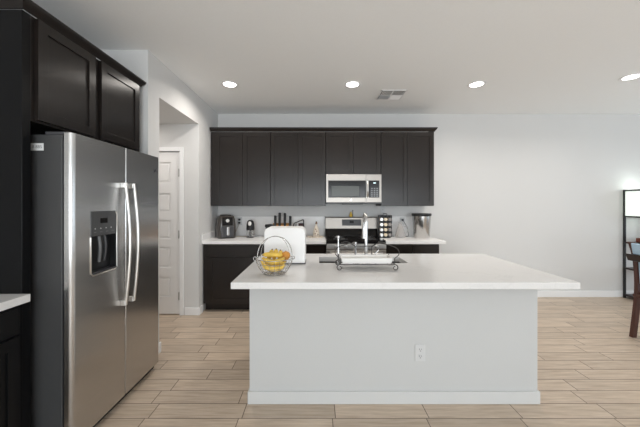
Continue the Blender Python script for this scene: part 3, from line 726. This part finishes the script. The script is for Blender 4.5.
for i in range(4):
    for j in range(3):
        cap = [M['cap_silver'], M['cap_cream'], M['cap_dark']][j]
        r = .0235
        jt = thing('spice_jar', '%s spice jar in the %s row, %s column of the black spice rack' % (['silver-capped', 'cream-capped', 'dark-capped'][j], rows[i], cols[j]), 'spice jar',
                   (sx-.0585+.0585*j, sy, C1+.014+.0725*i+.0025+r), group='spice jars in the rack')
        MB().lathe([(0, .045), (r*.92, .045), (r*.95, -.028), (r*.8, -.034), (0, -.034)], (0, 0, 0), 16, 'y').build('jar_body', M['gold'], jt, world=False)
        MB().lathe([(r, -.0345), (r, -.052), (r*.9, -.055), (0, -.055)], (0, 0, 0), 16, 'y').build('cap', cap, jt, world=False)
# pale conical carafe
cf = thing('carafe', 'pale translucent conical carafe on the counter between spice rack and canister', 'carafe', (1.185, 4.12, C1))
MB().lathe([(0, 0), (.068, 0), (.074, .012), (.070, .05), (.048, .12), (.028, .175), (.026, .20), (.022, .20), (.024, .175), (.044, .12), (.065, .05), (.066, .014), (0, .010)], (0, 0, 0), 28).build('vessel', M['frosted'], cf, world=False)
MB().lathe([(0, .2), (.027, .2), (.027, .215), (.012, .222), (0, .222)], (0, 0, 0), 18).build('stopper', M['frosted'], cf, world=False)
MB().tube(smooth([(.04, -.01, .155), (.09, -.02, .15), (.098, -.02, .10), (.074, -.01, .055)]), .006).build('handle', M['frosted'], cf, world=False)
# steel canister
cn = thing('steel_canister', 'tapered stainless steel canister with black rim at the right end of the back counter', 'canister', (1.474, 4.09, C1))
MB().lathe([(0, 0), (.103, 0), (.107, .006), (.126, .31), (.12, .31), (.10, .012), (0, .01)], (0, 0, 0), 40).build('body', M['can_steel'], cn, world=False)
MB().lathe([(.119, .305), (.128, .305), (.134, .315), (.134, .338), (.128, .343), (.0, .343), (0, .335), (.119, .335), (.119, .305)], (0, 0, 0), 40).build('rim', M['black'], cn, world=False)

# ---------------------------------------------------------------- things on the island
# white appliance
wa = thing('countertop_appliance', 'tall white rounded countertop appliance behind the banana basket', 'appliance', (-.255, 2.37, C1))
def rrect(x0, x1, z0, z1, r, n=7):
    p = [(x0, z0), (x1, z0)]
    p += [(x1-r+r*math.cos(PI/2*i/n), z1-r+r*math.sin(PI/2*i/n)) for i in range(n+1)]
    p += [(x0+r+r*math.cos(PI/2+PI/2*i/n), z1-r+r*math.sin(PI/2+PI/2*i/n)) for i in range(n+1)]
    return p
MB().prism(rrect(-.162, .162, .008, .288, .042), 'y', -.09, .09, .008).build('housing', M['white_plastic'], wa, world=False)
MB().box(-.155, .165, -.085, .085, 0, .007, .002).build('base', M['dark_grey'], wa, world=False)
# wire basket
bx, by = -.290, 1.975
bk = thing('wire_fruit_basket', 'round silver wire fruit basket with tall loop handle on the island', 'basket', (bx, by, C1))
prof = [(.070, .006), (.088, .022), (.106, .048), (.119, .078), (.125, .108)]
mb = MB()
for r, z in (prof[0], prof[2], prof[3]): mb.ring((0, 0, z), r, .0015)
mb.ring((0, 0, .108), .125, .0026, 40)
mb.ring((0, 0, .004), .066, .0035, 36)
for k in range(22):
    a = 2*PI*k/22
    mb.tube(smooth([(0, 0, .007)]+[(r*math.cos(a), r*math.sin(a), z) for r, z in prof], 4), .0013, 6)
mb.build('bowl', M['wire_silver'], bk, world=False)
mb = MB(); rot = math.radians(14)
def bail(h, lean, rot, r=.125):
    P = []
    for i in range(25):
        a = PI*i/24; x = r*math.cos(a); s = math.sin(a)
        P.append((x*math.cos(rot)-lean*s*math.sin(rot), x*math.sin(rot)+lean*s*math.cos(rot), .108+h*s**.85))
    return P
MB().tube(bail(.143, .03, math.radians(-12)), .0026, 8).build('handle', M['wire_silver'], bk, world=False)
MB().tube([(p[0]*.78, p[1]+.04, p[2]) for p in bail(.138, .05, math.radians(18))], .0020, 8).build('handle', M['wire_silver'], bk, world=False)
MB().ring((-.128, -.015, .105), .012, .003, 16, 'y').ring((.126, .01, .108), .01, .003, 16, 'y').build('handle_ring', M['wire_silver'], bk, world=False)
def banana(loc, pts, lab, r=.0165):
    t = thing('banana', lab, 'banana', loc, group='bananas in the wire basket')
    P = smooth(pts, 6); n = len(P)
    rs = []
    for i in range(n):
        f = i/(n-1)
        rs.append(r*(.42+.58*min(1, f/.22)**.8 if f < .22 else (1.0 if f < .75 else 1-.62*((f-.75)/.25)**1.6)))
    MB().tube(P, rs, 6).build('peel', M['banana'], t, world=False, ang=25)
    MB().tube([P[0]-(P[1]-P[0]).normalized()*.016, P[0]], [r*.34, r*.42], 6).build('stem', M['banana_tip'] if False else M['banana'], t, world=False)
    MB().tube([P[-1], P[-1]+(P[-1]-P[-2]).normalized()*.006], [r*.36, r*.18], 6).build('tip', M['banana_tip'], t, world=False)
Z = C1
banana((bx, by, Z), [(-.075, -.05, .088), (-.045, -.074, .062), (.0, -.078, .049), (.045, -.060, .052), (.075, -.03, .068)], 'lowest banana curving along the front of the wire basket')
banana((bx, by, Z), [(-.070, -.022, .104), (-.045, -.046, .098), (.0, -.060, .090), (.042, -.044, .096), (.070, -.018, .110)], 'second banana up, lying across the front of the wire basket', .017)
banana((bx, by, Z), [(-.078, .022, .124), (-.05, -.010, .132), (.0, -.024, .134), (.034, -.016, .130), (.052, .004, .122)], 'top banana lying across the front of the wire basket', .017)
banana((bx, by, Z), [(-.074, .035, .095), (-.045, .012, .076), (.0, .0, .068), (.04, .0, .068), (.075, .012, .08)], 'banana lying in the middle of the wire basket')
banana((bx, by, Z), [(-.050, .040, .088), (-.038, .030, .112), (-.024, .022, .140), (-.018, .018, .160)], 'leftmost of the three bananas standing upright in the wire basket')
banana((bx, by, Z), [(-.012, .046, .088), (-.004, .036, .112), (.006, .026, .142), (.010, .020, .163)], 'middle one of the three bananas standing upright in the wire basket')
banana((bx, by, Z), [(.026, .046, .088), (.032, .036, .112), (.038, .026, .136), (.038, .020, .155)], 'rightmost of the three bananas standing upright in the wire basket')
orr = thing('orange', 'small orange fruit at the right side of the wire basket', 'fruit', (bx+.074, by+.03, Z+.118))
MB().lathe([(0, -.031), (.016, -.028), (.028, -.015), (.032, 0), (.028, .016), (.016, .027), (0, .030)], (0, 0, 0), 20).build('fruit_body', M['orange'], orr, world=False)
MB().lathe([(.005, .029), (.004, .033), (0, .034)], (0, 0, 0), 8).build('stem', M['brown'], orr, world=False)

# faucet and its companions
ft = thing('faucet', 'tall chrome gooseneck kitchen faucet on the island by the sink', 'faucet', (.386, 2.285, C1))
MB().lathe([(0, 0), (.030, 0), (.030, .006), (.021, .012), (.018, .07), (.015, .08), (0, .08)], (0, 0, 0), 24).build('base', M['chrome'], ft, world=False)
pts = [(0, 0, .08), (0, 0, .325)]+[(0, .05-.05*math.cos(a), .325+.065*math.sin(a)) for a in [PI*i/12 for i in range(1, 13)]]+[(0, .10, .28)]
MB().tube(pts, .0125, 14).build('neck', M['chrome'], ft, world=False)
MB().cyl((0, .10, .282), (0, .10, .19), .0150, .017).build('spray_head', M['chrome'], ft, world=False)
MB().cyl((.02, 0, .05), (.045, 0, .055), .011).tube([(.045, 0, .055), (.065, 0, .075), (.10, -.005, .115)], [.009, .007, .006], 8).build('lever', M['chrome'], ft, world=False)
def pump(name, px, ytop, lab, y=2.285):
    x = at(px, y); h = CZ-(ytop-204)*y/290-C1
    t = thing(name, lab, 'soap dispenser', (x, y, C1), group='chrome pumps beside the faucet')
    MB().lathe([(0, 0), (.022, 0), (.022, .005), (.010, .010), (.008, h*.55), (.006, h*.6), (.006, h-.02), (0, h-.02)], (0, 0, 0), 18).build('stem', M['chrome'], t, world=False)
    MB().lathe([(0, h-.022), (.011, h-.02), (.011, h-.004), (0, h)], (0, 0, 0), 14).tube([(0, 0, h-.012), (-.012, .03, h-.010), (-.016, .055, h-.022)], [.006, .0055, .005], 8).build('pump_head', M['chrome'], t, world=False)
pump('soap_dispenser', 338.3, 235.3, 'taller chrome soap pump at the left end of the sink')
pump('soap_dispenser', 355.5, 241.5, 'shorter chrome pump just left of the faucet')
# wire stand with scroll feet and white dish
sX0, sX1, sYf, sYb = .166, .552, 2.062, 2.235
ws = thing('wire_dish_stand', 'dark wire stand with scrolled feet and loop handles on the island by the sink', 'stand', ((sX0+sX1)/2, 2.148, C1))
rz = C1+.044
def scroll(x, y, s):
    P = [(x-s*.03, y, rz), (x, y, rz)]
    cx, cz = x+s*.004, rz-.0225
    for i in range(1, 20):
        a = PI/2-i*PI/9.5; r = .0225*(1-.032*i)
        P.append((cx+s*r*math.cos(a)+s*.0, y, cz+r*math.sin(a)))
    return P
mb = MB(); wr_ = .0038
for y in (sYf, sYb):
    mb.tube([(sX0-.005, y, rz), (sX1+.005, y, rz)], wr_, 8)
    mb.tube(scroll(sX0, y, -1), wr_, 8); mb.tube(scroll(sX1, y, 1), wr_, 8)
for x in (sX0, sX0+.13, sX1-.13, sX1): mb.cyl((x, sYf, rz), (x, sYb, rz), wr_, seg=8)
for y in (sYf, sYb):
    for x in (sX0, sX1): mb.cyl((x, y, rz), (x, y, rz+.045), wr_, seg=8)
mb.build('base_frame', M['wire'], ws)
for s, x in ((-1, sX0), (1, sX1)):
    MB().tube(smooth([(x, sYf, rz+.042), (x+s*.035, sYf+.01, rz+.075), (x+s*.022, sYf+.035, rz+.112), (x-s*.05, sYf+.07, rz+.135), (x-s*.10, sYb-.02, rz+.128), (x-s*.13, sYb, rz+.10)]), .0032, 8).build('loop_handle', M['wire'], ws)
MB().tube(smooth([(sX0+.02, sYb, rz+.132), (sX0+.07, sYb, rz+.138), (sX0+.13, sYb, rz+.108), (sX1-.13, sYb, rz+.108), (sX1-.07, sYb, rz+.136), (sX1-.02, sYb, rz+.13)]), .003, 8) \
    .cyl((sX0+.13, sYb, rz), (sX0+.13, sYb, rz+.11), .003, seg=8).cyl((sX1-.13, sYb, rz), (sX1-.13, sYb, rz+.11), .003, seg=8).build('back_rail', M['wire'], ws)
di = thing('serving_dish', 'shallow white ceramic dish held in the wire stand', 'dish', ((sX0+sX1)/2, 2.148, rz+.0042))
loft([([(x*.98, y*.98) for x, y in [(-.178, -.070), (.178, -.070), (.178, .070), (-.178, .070)]], 0), ([(-.186, -.073), (.186, -.073), (.186, .073), (-.186, .073)], .038),
      ([(-.180, -.067), (.180, -.067), (.180, .067), (-.180, .067)], .038), ([(-.172, -.063), (.172, -.063), (.172, .063), (-.172, .063)], .006)]).build('dish_body', M['dish'], di, world=False)

# ---------------------------------------------------------------- dining chair and shelf lamp at the right
chr_ = thing('dining_chair', 'dark reddish-brown wooden dining chair at the right edge of the photo', 'chair', (3.52, 2.80, 0))
def sqtube(mb, P, a, b):
    t = bmesh.new(); R = []
    for x, y, z in P: R.append([t.verts.new((x+dx*a, y+dy*b, z)) for dx, dy in ((-1, -1), (1, -1), (1, 1), (-1, 1))])
    for A, B in zip(R, R[1:]):
        for i in range(4): t.faces.new((A[i], A[(i+1) % 4], B[(i+1) % 4], B[i]))
    t.faces.new(R[0][::-1]); t.faces.new(R[-1]); bmesh.ops.recalc_face_normals(t, faces=t.faces[:]); mb._merge(t); return mb
yF, yN = 3.03, 2.57
for y in (yF, yN):
    P = smooth([(3.30, y, .0006), (3.325, y, .20), (3.348, y, .42), (3.352, y, .62), (3.33, y, .84), (3.285, y, .995)], 4)
    sqtube(MB(), P, .021, .018).build('rear_leg', M['chair_wood'], chr_)
    sqtube(MB(), [(3.76, y+(.01 if y > 2.8 else -.01), .0006), (3.75, y, .42)], .02, .02).build('front_leg', M['chair_wood'], chr_)
MB().box(3.32, 3.79, yN-.025, yF+.025, .42, .45, .006).build('seat_frame', M['chair_wood'], chr_)
MB().box(3.372, 3.785, yN-.015, yF+.015, .4505, .495, .018).build('seat', M['blue_fabric'], chr_)
MB().prism([(3.275, .80), (3.325, .79), (3.31, .865), (3.25, .87)], 'y', yN-.02, yF+.03, .004).build('top_rail', M['chair_dark'], chr_)
MB().prism([(3.342, .56), (3.372, .56), (3.352, .80), (3.325, .80)], 'y', yN+.024, yF-.024, .008).build('back_pad', M['blue_fabric'], chr_)
MB().prism([(3.270, .872), (3.312, .872), (3.278, .985), (3.25, .985)], 'y', yN+.024, yF-.024, .006).build('headrest_pad', M['blue_fabric'], chr_)

lx0, lx1, ly0, ly1 = 4.56, 4.84, 4.02, 4.30
fl = thing('shelf_lamp', 'black framed floor lamp with open shelves and lit white shade against the back wall', 'floor lamp', ((lx0+lx1)/2, (ly0+ly1)/2, 0))
p = .012; lz = 1.60
for x in (lx0, lx1):
    for y in (ly0, ly1): MB().box(x-p, x+p, y-p, y+p, .0006, lz, .001).build('post', M['black'], fl)
for z in (lz-.012, 1.205):
    mb = MB()
    for y in (ly0, ly1): mb.box(lx0-p*.8, lx1+p*.8, y-p*.8, y+p*.8, z-.01, z+.01)
    for x in (lx0, lx1): mb.box(x-p*.8, x+p*.8, ly0, ly1, z-.0098, z+.0098)
    mb.build('rail', M['black'], fl)
for z in (.045, .44, .82): MB().box(lx0-.008, lx1+.008, ly0+p, ly1-p, z-.012, z+.012, .002).box(lx0+p, lx1-p, ly0-.008, ly1+.008, z-.0118, z+.0118, .002).build('shelf', M['chair_dark'], fl)
q = .006
MB().box(lx0-q+.004, lx0+q, ly0+p, ly1-p, 1.216, lz-.024).box(lx1-q, lx1+q-.004, ly0+p, ly1-p, 1.216, lz-.024).box(lx0+p, lx1-p, ly0-q+.004, ly0+q, 1.216, lz-.024).box(lx0+p, lx1-p, ly1-q, ly1+q-.004, 1.216, lz-.024).build('lamp_shade', M['shade'], fl)
l = bpy.data.lights.new('shelf_lamp_bulb', 'POINT'); l.energy = 1.2; l.color = (.92, 1, .94); l.shadow_soft_size = .05
o = bpy.data.objects.new('shelf_lamp_bulb', l); o.location = (0, 0, 1.63); COL.objects.link(o); o.parent = fl
tag(MB().box(4.66, 4.80, 4.08, 4.24, .8325, .895, .006).build('storage_box', M['red_brown']), 'reddish-brown box on the middle shelf of the floor lamp', 'box')
